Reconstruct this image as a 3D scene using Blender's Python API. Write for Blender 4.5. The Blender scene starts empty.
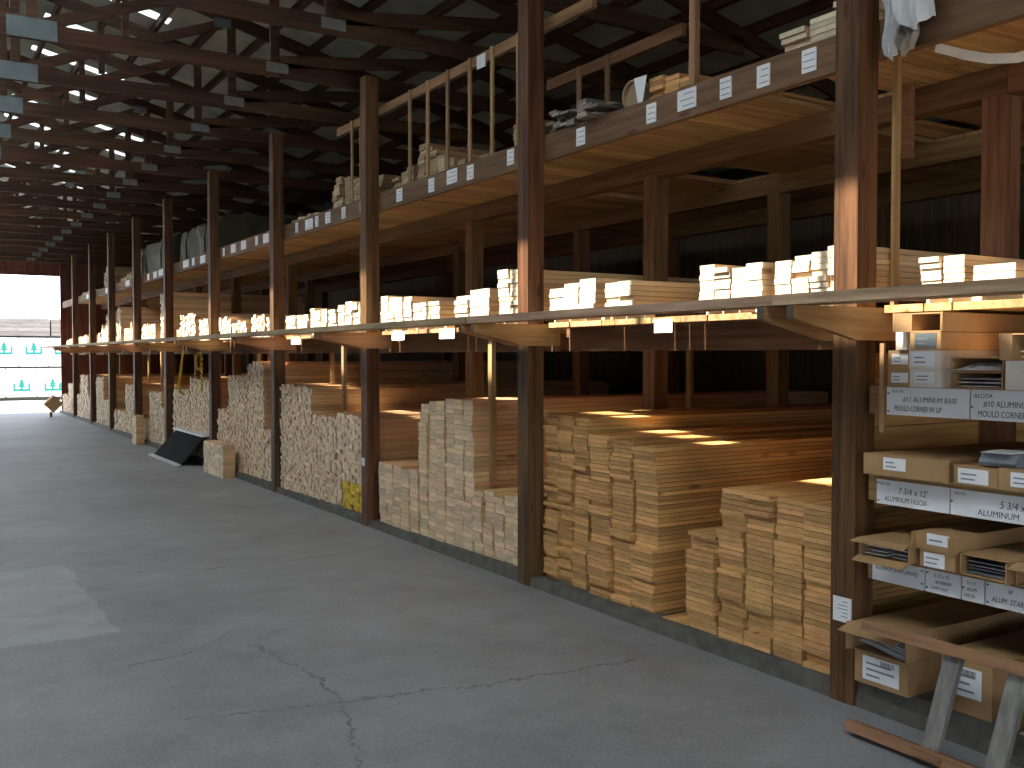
import bpy, math, random
from mathutils import Vector, Matrix, Quaternion

random.seed(11)
SC = bpy.context.scene
COL = SC.collection

# ------------------------------------------------------------------ camera
cam_d = bpy.data.cameras.new('camera'); cam = bpy.data.objects.new('camera', cam_d); COL.objects.link(cam)
cam_d.sensor_width = 36.0; cam_d.lens = 977.0 / 1024.0 * 36.0
cam_d.clip_start = 0.05; cam_d.clip_end = 500
cam.location = (0, 0, 1.7)
cam.rotation_euler = (math.radians(90 - 1.642), 0, math.radians(-31.79))
SC.camera = cam

# ------------------------------------------------------------------ daylight
world = bpy.data.worlds.new('sky'); SC.world = world; world.use_nodes = True
bg = world.node_tree.nodes['Background']
bg.inputs['Color'].default_value = (0.78, 0.88, 1.0, 1); bg.inputs['Strength'].default_value = 3.4
sun_d = bpy.data.lights.new('sun', 'SUN'); sun_d.energy = 13.0; sun_d.angle = math.radians(0.9); sun_d.color = (1.0, 0.90, 0.74)
sun = bpy.data.objects.new('sun', sun_d); COL.objects.link(sun)
sun.rotation_euler = Vector((1.0, -0.03, -1.15)).to_track_quat('-Z', 'Y').to_euler()
sun.location = (-10, 0, 20)
SC.view_settings.view_transform = 'Standard'; SC.view_settings.look = 'None'
SC.view_settings.gamma = 1.0; SC.view_settings.use_curve_mapping = False
SC.view_settings.exposure = 0.5
SC.cycles.max_bounces = 10; SC.cycles.diffuse_bounces = 6; SC.cycles.transmission_bounces = 6

# ------------------------------------------------------------------ materials
def new_mat(name):
    m = bpy.data.materials.new(name); m.use_nodes = True
    nt = m.node_tree; nt.nodes.clear()
    return m, nt, nt.nodes.new, nt.links.new

def wood(name, dark, light, axis=0, rough=0.75, var=0.35, end=None, grain=1.0, hue=0.02, knots=True):
    """grain runs along the given world axis; colour varies from piece to piece."""
    m, nt, N, L = new_mat(name)
    out = N('ShaderNodeOutputMaterial'); b = N('ShaderNodeBsdfPrincipled'); L(b.outputs[0], out.inputs[0])
    b.inputs['Roughness'].default_value = rough
    b.inputs['Specular IOR Level'].default_value = 0.25
    tc = N('ShaderNodeTexCoord'); oi = N('ShaderNodeObjectInfo'); ge = N('ShaderNodeNewGeometry')
    ad = N('ShaderNodeMath'); ad.operation = 'ADD'; L(oi.outputs['Random'], ad.inputs[0]); L(ge.outputs['Random Per Island'], ad.inputs[1])
    fr = N('ShaderNodeMath'); fr.operation = 'FRACT'; L(ad.outputs[0], fr.inputs[0])
    mp = N('ShaderNodeMapping'); s = [22 * grain] * 3; s[axis] = 1.1 * grain; mp.inputs['Scale'].default_value = s
    L(tc.outputs['Object'], mp.inputs['Vector'])
    off = N('ShaderNodeVectorMath'); off.operation = 'MULTIPLY_ADD'
    sc_ = N('ShaderNodeCombineXYZ')
    for i in range(3): L(ad.outputs[0], sc_.inputs[i])
    L(sc_.outputs[0], off.inputs[0]); off.inputs[1].default_value = (31.0, 47.0, 19.0); L(mp.outputs[0], off.inputs[2])
    nz = N('ShaderNodeTexNoise'); nz.inputs['Scale'].default_value = 1.0; nz.inputs['Detail'].default_value = 5; nz.inputs['Roughness'].default_value = 0.65
    L(off.outputs[0], nz.inputs['Vector'])
    rp = N('ShaderNodeValToRGB'); rp.color_ramp.elements[0].position = 0.37; rp.color_ramp.elements[1].position = 0.62
    rp.color_ramp.elements[0].color = (*dark, 1); rp.color_ramp.elements[1].color = (*light, 1)
    L(nz.outputs['Fac'], rp.inputs[0])
    col = rp.outputs[0]
    if knots:
        mk = N('ShaderNodeMapping'); s2 = [6.0] * 3; s2[axis] = 1.7; mk.inputs['Scale'].default_value = s2; L(tc.outputs['Object'], mk.inputs['Vector'])
        o2 = N('ShaderNodeVectorMath'); o2.operation = 'ADD'; L(mk.outputs[0], o2.inputs[0]); L(off.outputs[0], o2.inputs[1])
        mk2 = N('ShaderNodeVectorMath'); mk2.operation = 'MULTIPLY_ADD'; L(sc_.outputs[0], mk2.inputs[0]); mk2.inputs[1].default_value = (7, 13, 5); L(mk.outputs[0], mk2.inputs[2])
        vo = N('ShaderNodeTexVoronoi'); vo.inputs['Scale'].default_value = 1.0; L(mk2.outputs[0], vo.inputs['Vector'])
        kr = N('ShaderNodeValToRGB'); kr.color_ramp.elements[0].position = 0.05; kr.color_ramp.elements[1].position = 0.13
        kr.color_ramp.elements[0].color = (0.42, 0.3, 0.24, 1); kr.color_ramp.elements[1].color = (1, 1, 1, 1)
        L(vo.outputs['Distance'], kr.inputs[0])
        mx = N('ShaderNodeMix'); mx.data_type = 'RGBA'; mx.blend_type = 'MULTIPLY'; mx.inputs[0].default_value = 0.8
        L(col, mx.inputs['A']); L(kr.outputs[0], mx.inputs['B']); col = mx.outputs['Result']
    if end:
        ne = N('ShaderNodeTexNoise'); ne.inputs['Scale'].default_value = 1.0; ne.inputs['Detail'].default_value = 3
        me_ = N('ShaderNodeMapping'); me_.inputs['Scale'].default_value = (12, 12, 60); L(tc.outputs['Object'], me_.inputs['Vector'])
        o3 = N('ShaderNodeVectorMath'); o3.operation = 'MULTIPLY_ADD'; L(sc_.outputs[0], o3.inputs[0]); o3.inputs[1].default_value = (3, 11, 7); L(me_.outputs[0], o3.inputs[2])
        L(o3.outputs[0], ne.inputs['Vector'])
        er = N('ShaderNodeValToRGB'); er.color_ramp.elements[0].position = 0.25; er.color_ramp.elements[1].position = 0.6
        er.color_ramp.elements[0].color = (*[c * 0.72 for c in end], 1); er.color_ramp.elements[1].color = (*end, 1)
        L(ne.outputs['Fac'], er.inputs[0])
        sx = N('ShaderNodeSeparateXYZ'); L(ge.outputs['Normal'], sx.inputs[0])
        ab = N('ShaderNodeMath'); ab.operation = 'ABSOLUTE'; L(sx.outputs[axis], ab.inputs[0])
        gt = N('ShaderNodeMath'); gt.operation = 'GREATER_THAN'; L(ab.outputs[0], gt.inputs[0]); gt.inputs[1].default_value = 0.8
        mx = N('ShaderNodeMix'); mx.data_type = 'RGBA'; L(gt.outputs[0], mx.inputs[0]); L(col, mx.inputs['A']); L(er.outputs[0], mx.inputs['B']); col = mx.outputs['Result']
    hv = N('ShaderNodeHueSaturation')
    mr = N('ShaderNodeMapRange'); L(fr.outputs[0], mr.inputs[0]); mr.inputs[3].default_value = 1 - var; mr.inputs[4].default_value = 1 + var * 0.55
    L(mr.outputs[0], hv.inputs['Value'])
    m7 = N('ShaderNodeMath'); m7.operation = 'MULTIPLY'; m7.inputs[1].default_value = 7.31; L(ad.outputs[0], m7.inputs[0])
    f7 = N('ShaderNodeMath'); f7.operation = 'FRACT'; L(m7.outputs[0], f7.inputs[0])
    mh = N('ShaderNodeMapRange'); L(f7.outputs[0], mh.inputs[0]); mh.inputs[3].default_value = 0.5 - hue; mh.inputs[4].default_value = 0.5 + hue * 0.6
    L(mh.outputs[0], hv.inputs['Hue']); L(col, hv.inputs['Color'])
    L(hv.outputs[0], b.inputs['Base Color'])
    bp = N('ShaderNodeBump'); bp.inputs['Strength'].default_value = 0.12; bp.inputs['Distance'].default_value = 0.01
    L(nz.outputs['Fac'], bp.inputs['Height']); L(bp.outputs[0], b.inputs['Normal'])
    return m

def plain(name, col, rough=0.6, metal=0.0, noise=0.12, scale=8.0, spec=0.4):
    m, nt, N, L = new_mat(name)
    out = N('ShaderNodeOutputMaterial'); b = N('ShaderNodeBsdfPrincipled'); L(b.outputs[0], out.inputs[0])
    b.inputs['Roughness'].default_value = rough; b.inputs['Metallic'].default_value = metal; b.inputs['Specular IOR Level'].default_value = spec
    tc = N('ShaderNodeTexCoord'); nz = N('ShaderNodeTexNoise'); nz.inputs['Scale'].default_value = scale; nz.inputs['Detail'].default_value = 4
    L(tc.outputs['Object'], nz.inputs['Vector'])
    mr = N('ShaderNodeMapRange'); L(nz.outputs['Fac'], mr.inputs[0]); mr.inputs[1].default_value = 0.3; mr.inputs[2].default_value = 0.7
    mr.inputs[3].default_value = 1 - noise; mr.inputs[4].default_value = 1 + noise
    hv = N('ShaderNodeHueSaturation'); hv.inputs['Color'].default_value = (*col, 1); L(mr.outputs[0], hv.inputs['Value'])
    L(hv.outputs[0], b.inputs['Base Color'])
    return m

def concrete(name):
    m, nt, N, L = new_mat(name)
    out = N('ShaderNodeOutputMaterial'); b = N('ShaderNodeBsdfPrincipled'); L(b.outputs[0], out.inputs[0])
    b.inputs['Roughness'].default_value = 0.62; b.inputs['Specular IOR Level'].default_value = 0.35
    tc = N('ShaderNodeTexCoord'); co = tc.outputs['Object']
    def noise(scale, detail=5, rough=0.6):
        n = N('ShaderNodeTexNoise'); n.inputs['Scale'].default_value = scale; n.inputs['Detail'].default_value = detail; n.inputs['Roughness'].default_value = rough
        L(co, n.inputs['Vector']); return n
    n1 = noise(0.55, 6); n2 = noise(45, 4); n3 = noise(3.0, 6, 0.7)
    r1 = N('ShaderNodeValToRGB'); r1.color_ramp.elements[0].position = 0.32; r1.color_ramp.elements[1].position = 0.7
    r1.color_ramp.elements[0].color = (0.178, 0.177, 0.192, 1); r1.color_ramp.elements[1].color = (0.268, 0.267, 0.288, 1)
    L(n1.outputs['Fac'], r1.inputs[0]); col = r1.outputs[0]
    def mult(fac_socket, lo, hi, a, bb, col):
        r = N('ShaderNodeValToRGB'); r.color_ramp.elements[0].position = lo; r.color_ramp.elements[1].position = hi
        r.color_ramp.elements[0].color = (a, a, a * 0.97, 1); r.color_ramp.elements[1].color = (bb, bb, bb, 1); L(fac_socket, r.inputs[0])
        x = N('ShaderNodeMix'); x.data_type = 'RGBA'; x.blend_type = 'MULTIPLY'; x.inputs[0].default_value = 1; L(col, x.inputs['A']); L(r.outputs[0], x.inputs['B'])
        return x.outputs['Result']
    col = mult(n2.outputs['Fac'], 0.25, 0.75, 0.80, 1.16, col)
    col = mult(n3.outputs['Fac'], 0.28, 0.6, 0.84, 1.06, col)
    # cracks: wobbling line segments (world metres) and one paler rectangle mixed into the slab colour
    sp = N('ShaderNodeSeparateXYZ'); L(co, sp.inputs[0])
    wob = noise(2.6, 6, 0.75); wm = N('ShaderNodeMath'); wm.operation = 'MULTIPLY_ADD'; L(wob.outputs['Fac'], wm.inputs[0]); wm.inputs[1].default_value = 0.34; wm.inputs[2].default_value = -0.17
    def M(op, a, bb=None, c=None):
        n = N('ShaderNodeMath'); n.operation = op
        for i, v in enumerate((a, bb, c)):
            if v is None: continue
            if hasattr(v, 'node'): L(v, n.inputs[i])
            else: n.inputs[i].default_value = v
        return n.outputs[0]
    wide = M('MULTIPLY_ADD', n3.outputs['Fac'], 0.03, -0.0085)
    total = None
    for (x0, y0), (x1, y1) in CRACKS:
        dx, dy = x1 - x0, y1 - y0; ln = math.hypot(dx, dy); dx /= ln; dy /= ln
        px = M('SUBTRACT', sp.outputs[0], x0); py = M('SUBTRACT', sp.outputs[1], y0)
        t = M('ADD', M('MULTIPLY', px, dx), M('MULTIPLY', py, dy))
        d = M('ABSOLUTE', M('ADD', M('SUBTRACT', M('MULTIPLY', px, dy), M('MULTIPLY', py, dx)), wm.outputs[0]))
        inside = M('MULTIPLY', M('GREATER_THAN', t, 0.0), M('LESS_THAN', t, ln))
        k = M('MULTIPLY', M('LESS_THAN', d, wide), inside)
        total = k if total is None else M('MAXIMUM', total, k)
    x = N('ShaderNodeMix'); x.data_type = 'RGBA'; L(M('MULTIPLY', total, 0.62), x.inputs[0]); L(col, x.inputs['A']); x.inputs['B'].default_value = (0.055, 0.05, 0.045, 1); col = x.outputs['Result']
    pxm = M('LESS_THAN', M('ABSOLUTE', M('ADD', M('SUBTRACT', sp.outputs[0], PATCH[0]), M('MULTIPLY', wm.outputs[0], 0.6))), PATCH[2])
    pym = M('LESS_THAN', M('ABSOLUTE', M('ADD', M('SUBTRACT', sp.outputs[1], PATCH[1]), M('MULTIPLY', wm.outputs[0], 0.6))), PATCH[3])
    x = N('ShaderNodeMix'); x.data_type = 'RGBA'; L(M('MULTIPLY', M('MULTIPLY', pxm, pym), M('MULTIPLY', n3.outputs['Fac'], 0.8)), x.inputs[0]); L(col, x.inputs['A']); x.inputs['B'].default_value = (0.36, 0.37, 0.38, 1); col = x.outputs['Result']
    L(col, b.inputs['Base Color'])
    bp = N('ShaderNodeBump'); bp.inputs['Strength'].default_value = 0.2; bp.inputs['Distance'].default_value = 0.01; L(n2.outputs['Fac'], bp.inputs['Height']); L(bp.outputs[0], b.inputs['Normal'])
    return m

def sheet_plastic(name, col, trans):
    m, nt, N, L = new_mat(name)
    out = N('ShaderNodeOutputMaterial'); d = N('ShaderNodeBsdfDiffuse'); t = N('ShaderNodeBsdfTranslucent'); x = N('ShaderNodeMixShader')
    tc = N('ShaderNodeTexCoord'); nz = N('ShaderNodeTexNoise'); nz.inputs['Scale'].default_value = 3; L(tc.outputs['Object'], nz.inputs['Vector'])
    mr = N('ShaderNodeMapRange'); L(nz.outputs['Fac'], mr.inputs[0]); mr.inputs[3].default_value = 0.75; mr.inputs[4].default_value = 1.1
    hv = N('ShaderNodeHueSaturation'); hv.inputs['Color'].default_value = (*col, 1); L(mr.outputs[0], hv.inputs['Value'])
    L(hv.outputs[0], d.inputs[0]); L(hv.outputs[0], t.inputs[0]); x.inputs[0].default_value = trans
    L(d.outputs[0], x.inputs[1]); L(t.outputs[0], x.inputs[2]); L(x.outputs[0], out.inputs[0])
    return m

CRACKS = [((1.01, 5.6), (1.49, 5.79)), ((1.49, 5.79), (1.73, 6.02)), ((1.69, 5.67), (1.81, 5.09)), ((1.81, 5.09), (1.82, 4.5)), ((1.08, 4.65), (1.82, 4.5)), ((1.82, 4.5), (2.73, 4.29)), ((2.73, 4.29), (3.58, 4.26)),
          ((1.82, 4.5), (1.56, 3.72)), ((1.49, 8.04), (2.45, 7.79)), ((2.45, 7.79), (3.6, 7.9))]
PATCH = (0.58, 7.5, 0.5, 1.15)

MT = {}
MT['concrete'] = concrete('aisle_concrete')
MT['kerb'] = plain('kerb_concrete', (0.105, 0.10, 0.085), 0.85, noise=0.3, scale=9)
MT['ground'] = plain('yard_gravel', (0.55, 0.54, 0.5), 0.9, noise=0.15, scale=6)
MT['board'] = wood('rough_pine_board', (0.52, 0.28, 0.09), (0.76, 0.48, 0.18), end=(0.70, 0.405, 0.165), var=0.32, hue=0.009)
MT['stud'] = wood('planed_stud', (0.58, 0.35, 0.15), (0.78, 0.54, 0.28), end=(0.82, 0.64, 0.42), var=0.22, hue=0.022)
MT['stud_far'] = wood('planed_stud_far', (0.56, 0.34, 0.16), (0.74, 0.51, 0.28), end=(0.88, 0.73, 0.53), var=0.22, hue=0.02)
MT['stud_yellow'] = wood('yellow_sprayed_stud', (0.5, 0.3, 0.1), (0.66, 0.42, 0.2), end=(0.80, 0.60, 0.06), var=0.3)
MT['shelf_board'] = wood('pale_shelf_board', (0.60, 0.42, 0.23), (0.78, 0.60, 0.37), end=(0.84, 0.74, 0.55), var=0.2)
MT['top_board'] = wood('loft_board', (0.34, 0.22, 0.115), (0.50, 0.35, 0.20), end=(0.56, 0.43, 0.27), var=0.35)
MT['moulding'] = wood('grey_moulding', (0.13, 0.115, 0.10), (0.28, 0.245, 0.20), end=(0.36, 0.32, 0.26), var=0.5)
MT['post'] = wood('dark_post', (0.055, 0.027, 0.012), (0.155, 0.078, 0.034), axis=2, var=0.2, grain=1.0, rough=0.6)
MT['post_in'] = wood('inner_post', (0.14, 0.075, 0.034), (0.25, 0.145, 0.07), axis=2, var=0.2)
MT['beam'] = wood('rack_beam', (0.13, 0.068, 0.03), (0.24, 0.135, 0.062), axis=1, var=0.2)
MT['fascia'] = wood('fascia_beam', (0.13, 0.078, 0.04), (0.22, 0.14, 0.078), axis=1, var=0.15)
MT['bracket'] = wood('bracket_plank', (0.32, 0.17, 0.07), (0.52, 0.30, 0.135), axis=0, var=0.2, end=(0.11, 0.095, 0.08))
MT['plank'] = wood('weathered_plank', (0.27, 0.185, 0.11), (0.54, 0.40, 0.25), axis=1, var=0.2)
MT['deck'] = wood('deck_board', (0.33, 0.20, 0.085), (0.53, 0.36, 0.175), axis=0, var=0.35)
MT['stick'] = wood('light_stick', (0.31, 0.19, 0.085), (0.45, 0.30, 0.15), axis=2, var=0.25)
MT['rail'] = wood('light_rail', (0.24, 0.14, 0.06), (0.37, 0.23, 0.11), axis=1, var=0.2)
MT['truss'] = wood('truss_timber', (0.042, 0.021, 0.011), (0.092, 0.048, 0.026), axis=0, var=0.25, knots=False)
MT['purlin'] = wood('purlin_timber', (0.05, 0.028, 0.017), (0.10, 0.055, 0.03), axis=1, var=0.25, knots=False)
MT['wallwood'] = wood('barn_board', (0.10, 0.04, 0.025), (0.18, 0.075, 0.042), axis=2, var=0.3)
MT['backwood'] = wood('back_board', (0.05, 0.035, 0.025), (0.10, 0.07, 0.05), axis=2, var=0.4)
MT['roof'] = plain('roof_metal', (0.40, 0.44, 0.385), 0.55, noise=0.25, scale=3)
MT['plate'] = plain('grey_gusset', (0.12, 0.15, 0.16), 0.6, noise=0.15)
MT['plate2'] = plain('zinc_plate', (0.17, 0.175, 0.175), 0.5, noise=0.12)
MT['skylight'] = sheet_plastic('translucent_sheet', (0.84, 0.89, 0.9), 0.7)
MT['added_ridge'] = sheet_plastic('added_ridge_plastic', (0.92, 0.95, 0.95), 0.92)  # for unseen ridge sheets added to light the stacks from above
MT['paper'] = plain('white_paper', (0.82, 0.84, 0.86), 0.7, noise=0.04)
MT['sign'] = plain('sign_card', (0.78, 0.80, 0.83), 0.55, noise=0.04)
MT['ink'] = plain('marker_ink', (0.075, 0.075, 0.09), 0.6, noise=0.0)
MT['ink_grey'] = plain('faded_ink', (0.22, 0.23, 0.28), 0.6, noise=0.0)
MT['carton'] = plain('corrugated_card', (0.40, 0.245, 0.115), 0.8, noise=0.14, scale=5)
MT['carton_in'] = plain('inner_card', (0.34, 0.20, 0.09), 0.85, noise=0.15, scale=5)
MT['carton_white'] = plain('white_card', (0.74, 0.70, 0.62), 0.7, noise=0.08)
MT['alu'] = plain('white_aluminium', (0.62, 0.65, 0.68), 0.35, noise=0.06)
MT['alu_grey'] = plain('grey_aluminium', (0.20, 0.23, 0.26), 0.35, noise=0.2)
MT['film'] = sheet_plastic('plastic_film', (0.86, 0.88, 0.90), 0.3)
MT['film_grey'] = sheet_plastic('clear_film', (0.42, 0.40, 0.36), 0.3)
MT['vinyl'] = plain('white_vinyl', (0.62, 0.62, 0.60), 0.4)
MT['ladder'] = wood('ladder_rail', (0.16, 0.08, 0.04), (0.30, 0.16, 0.085), axis=1, var=0.2)
MT['rung'] = wood('grey_rung', (0.15, 0.14, 0.13), (0.27, 0.255, 0.24), axis=2, var=0.2)
MT['black'] = plain('black_panel', (0.02, 0.02, 0.02), 0.95, noise=0.3, spec=0.05)
MT['yellow'] = plain('yellow_strap', (0.55, 0.40, 0.03), 0.6, noise=0.15)
MT['wrap'] = plain('white_wrap', (0.84, 0.86, 0.86), 0.5, noise=0.04, scale=2)
MT['teal'] = plain('teal_print', (0.01, 0.20, 0.17), 0.6, noise=0.03)
MT['greypack'] = wood('weathered_pack', (0.17, 0.15, 0.14), (0.28, 0.25, 0.23), axis=0, var=0.2)
MT['tarp'] = plain('olive_tarp', (0.075, 0.07, 0.045), 0.7, noise=0.35, scale=4)
MT['tube'] = plain('cardboard_tube', (0.36, 0.27, 0.17), 0.8)

# ------------------------------------------------------------------ mesh helpers
class MB:
    """collects shapes in world metres, then links them as one mesh object"""
    def __init__(s): s.v = []; s.f = []
    def box(s, x0, x1, y0, y1, z0, z1):
        n = len(s.v)
        s.v += [(x0, y0, z0), (x1, y0, z0), (x1, y1, z0), (x0, y1, z0), (x0, y0, z1), (x1, y0, z1), (x1, y1, z1), (x0, y1, z1)]
        s.f += [tuple(n + i for i in q) for q in ((0, 3, 2, 1), (4, 5, 6, 7), (0, 1, 5, 4), (1, 2, 6, 5), (2, 3, 7, 6), (3, 0, 4, 7))]
        return s
    def hexa(s, pts):
        """8 points: bottom loop then top loop"""
        n = len(s.v); s.v += [tuple(p) for p in pts]
        s.f += [tuple(n + i for i in q) for q in ((0, 3, 2, 1), (4, 5, 6, 7), (0, 1, 5, 4), (1, 2, 6, 5), (2, 3, 7, 6), (3, 0, 4, 7))]
        return s
    def bar(s, a, b, w, h, up=(0, 0, 1)):
        """rectangular bar from a to b, w across, h along 'up'"""
        a, b = Vector(a), Vector(b); d = (b - a).normalized(); u = Vector(up)
        u = (u - d * u.dot(d)).normalized(); r = d.cross(u)
        pts = []
        for k in (-1, 1):
            for e, c in ((a, -1), (b, -1), (b, 1), (a, 1)):
                pts.append(e + r * (c * w / 2) + u * (k * h / 2))
        return s.hexa(pts)
    def prism_y(s, poly, y0, y1):
        """polygon in the XZ plane pushed along Y"""
        n = len(s.v); k = len(poly)
        s.v += [(x, y0, z) for x, z in poly] + [(x, y1, z) for x, z in poly]
        s.f += [tuple(n + i for i in range(k)), tuple(n + k + i for i in reversed(range(k)))]
        for i in range(k):
            j = (i + 1) % k; s.f.append((n + i, n + k + i, n + k + j, n + j))
        return s
    def tube(s, pts, r, seg=6):
        pts = [Vector(p) for p in pts]; n0 = len(s.v)
        for i, p in enumerate(pts):
            d = (pts[min(i + 1, len(pts) - 1)] - pts[max(i - 1, 0)]).normalized()
            a = Vector((0, 0, 1)) if abs(d.z) < 0.9 else Vector((1, 0, 0))
            u = d.cross(a).normalized(); w = d.cross(u)
            for k in range(seg):
                t = 2 * math.pi * k / seg; s.v.append(tuple(p + u * (r * math.cos(t)) + w * (r * math.sin(t))))
        for i in range(len(pts) - 1):
            for k in range(seg):
                a = n0 + i * seg + k; b = n0 + i * seg + (k + 1) % seg
                s.f.append((a, b, b + seg, a + seg))
        s.f.append(tuple(n0 + k for k in reversed(range(seg)))); s.f.append(tuple(n0 + (len(pts) - 1) * seg + k for k in range(seg)))
        return s
    def build(s, name, mat, parent=None, origin=None):
        o = Vector(origin) if origin is not None else (Vector(parent['o_']) if parent is not None else Vector((0, 0, 0)))
        me = bpy.data.meshes.new(name); me.from_pydata([tuple(Vector(p) - o) for p in s.v], [], s.f); me.materials.append(MT[mat]); me.validate()
        ob = bpy.data.objects.new(name, me); COL.objects.link(ob)
        if parent is not None: ob.parent = parent
        else: ob.location = o
        ORG[ob.name] = o
        return ob
ORG = {}
class Thing(dict): pass

def tag(o, label=None, cat=None, group=None, kind=None):
    if label: o['label'] = label
    if cat: o['category'] = cat
    if group: o['group'] = group
    if kind: o['kind'] = kind
    return o
def thing(name, label, cat, loc, group=None):
    o = bpy.data.objects.new(name, None); COL.objects.link(o); o.location = loc; o.empty_display_size = 0.1
    ORG[o.name] = Vector(loc)
    return tag(o, label, cat, group)
def part(mb, name, mat, parent):
    """child mesh, shapes given in world metres"""
    o = ORG[parent.name]
    me = bpy.data.meshes.new(name); me.from_pydata([tuple(Vector(p) - o) for p in mb.v], [], mb.f); me.materials.append(MT[mat])
    ob = bpy.data.objects.new(name, me); COL.objects.link(ob); ob.parent = parent; ORG[ob.name] = o
    return ob
def bx(*a): return MB().box(*a)
def single(mb, name, mat, label, cat, loc, group=None):
    o = mb.build(name, mat, None, loc); return tag(o, label, cat, group)
def struct(mb, name, mat, label=None, loc=(0, 0, 0)):
    o = mb.build(name, mat, None, loc); return tag(o, label, None, None, 'structure')

SIGN_ROT = Matrix(((0, 0, -1), (-1, 0, 0), (0, 1, 0)))     # text that faces the aisle (-X), reading towards -Y
def text(body, size, x, y, z, parent, mat='ink', shear=0.12, name='lettering', sx=1.0, rot=0.0, bold=0.0):
    cu = bpy.data.curves.new(name, 'FONT'); cu.body = body; cu.size = size; cu.shear = shear; cu.extrude = 0.0004; cu.offset = bold
    cu.resolution_u = 2
    tmp = bpy.data.objects.new(name, cu); COL.objects.link(tmp)
    dg = bpy.context.evaluated_depsgraph_get(); dg.update()
    me = bpy.data.meshes.new_from_object(tmp.evaluated_get(dg))
    bpy.data.objects.remove(tmp); bpy.data.curves.remove(cu)
    o = ORG[parent.name]; c, s_ = math.cos(rot), math.sin(rot)
    for v in me.vertices:
        a, b = v.co.x * sx, v.co.y
        p = SIGN_ROT @ Vector((a * c - b * s_, a * s_ + b * c, v.co.z)); v.co = p + Vector((x, y, z)) - o
    me.materials.clear(); me.materials.append(MT[mat]); me.name = name
    ob = bpy.data.objects.new(name, me); COL.objects.link(ob); ob.parent = parent; ORG[ob.name] = o
    return ob

def ordn(n):
    return '%d%s' % (n, 'th' if 10 <= n % 100 <= 20 else {1: 'st', 2: 'nd', 3: 'rd'}.get(n % 10, 'th'))
def nth(i, n, a, b):
    """i-th of n counted from a to b in words"""
    if i == 0: return a
    if i == n - 1: return b
    return ['', 'second', 'third', 'fourth', 'fifth', 'sixth', 'seventh', 'eighth', 'ninth'][i]

# ------------------------------------------------------------------ layout
PY = [0.30, 3.12, 6.04, 9.00, 11.87, 14.81, 17.82, 20.58, 23.43, 26.10, 29.02]    # near face of each front post (0.14 deep)
PW = 0.14
YN, YF = -12.0, 32.3            # near end (wall added around an opening) and far end wall
XL, XB = -4.9, 9.2             # left side, back wall
RX, RZ, SL = 0.97, 6.05, 0.25  # ridge and roof slope
def rz(x): return RZ - SL * abs(x - RX)

# ------------------------------------------------------------------ setting
struct(bx(-14, XB, YN - 4, YF + 0.4, -0.2, 0), 'floor', 'concrete', 'grey cracked concrete aisle floor')
struct(bx(-70, 80, -60, 140, -0.4, -0.03), 'ground', 'ground', 'bright gravel yard outside')
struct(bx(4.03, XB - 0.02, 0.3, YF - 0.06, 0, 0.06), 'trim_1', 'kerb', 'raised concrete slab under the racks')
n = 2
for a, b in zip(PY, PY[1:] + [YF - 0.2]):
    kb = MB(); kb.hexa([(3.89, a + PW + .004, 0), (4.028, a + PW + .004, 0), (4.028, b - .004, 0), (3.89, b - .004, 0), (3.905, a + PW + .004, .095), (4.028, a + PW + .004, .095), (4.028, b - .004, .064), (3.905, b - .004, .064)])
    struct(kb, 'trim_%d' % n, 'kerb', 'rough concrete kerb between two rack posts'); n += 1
wl = struct(bx(XL - 0.06, XL, 0.0, YF, 0, 4.66).box(XL - 0.06, XL, YN, -3.5, 0, 4.66).box(XL - .06, XL, -3.5, 0.0, 2.6, 4.66), 'wall_left', 'backwood', 'unseen dark boarded side wall with a doorway added to let light in')  # unseen side closed to dim the aisle, doorway added to light the signs
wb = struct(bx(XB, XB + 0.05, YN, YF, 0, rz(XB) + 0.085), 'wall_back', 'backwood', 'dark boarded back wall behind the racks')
struct(bx(3.98, XB, YN - .05, YN, 0, rz(XB) + .09).box(XL, 3.98, YN - .05, YN, 4.2, 4.6).box(XL, -2.9, YN - .05, YN, 0, 4.2).prism_y([(XL, 4.6), (XB, 4.6 - .6), (XB, rz(XB) + .09), (RX, rz(RX) + .05), (XL, rz(XL) + .09)], YN - .05, YN), 'wall_near', 'wallwood', 'unseen boarded near end wall added to cut light, around an opening')  # unseen end walled in around an opening to cut light from behind
# end wall: boards beside and above the drive-through opening
wf = struct(MB().prism_y([(3.98, 0), (XB, 0), (XB, rz(XB) + .09), (3.98, rz(3.98) + .09)], YF + 0.03, YF + 0.07), 'wall_far', 'wallwood', 'red brown boarded end wall', (0, 0, 0))
x = 3.98; k = 0
while x < XB - 0.05:
    w = 0.2; top = rz(x + w) + 0.09
    part(bx(x, x + w - 0.008, YF - 0.0 + 0.004 * (k % 2), YF + 0.028, 0, top), 'wall_board', 'wallwood', wf); x += w; k += 1
x = XL
while x < 3.9:
    w = 0.22; x1 = min(x + w, 3.975); zt = min(rz(x), rz(x1)) + 0.09
    part(bx(x, x1 - 0.008, YF, YF + 0.028, 4.2, zt), 'wall_board', 'wallwood', wf); x += w
part(bx(XL, 3.975, YF + .03, YF + .07, 4.1, 4.3).prism_y([(XL, 4.3), (3.975, 4.3), (3.975, rz(3.975) + .09), (RX, rz(RX) + .06), (XL, rz(XL) + .09)], YF + .03, YF + .07), 'lintel', 'wallwood', wf)

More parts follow.
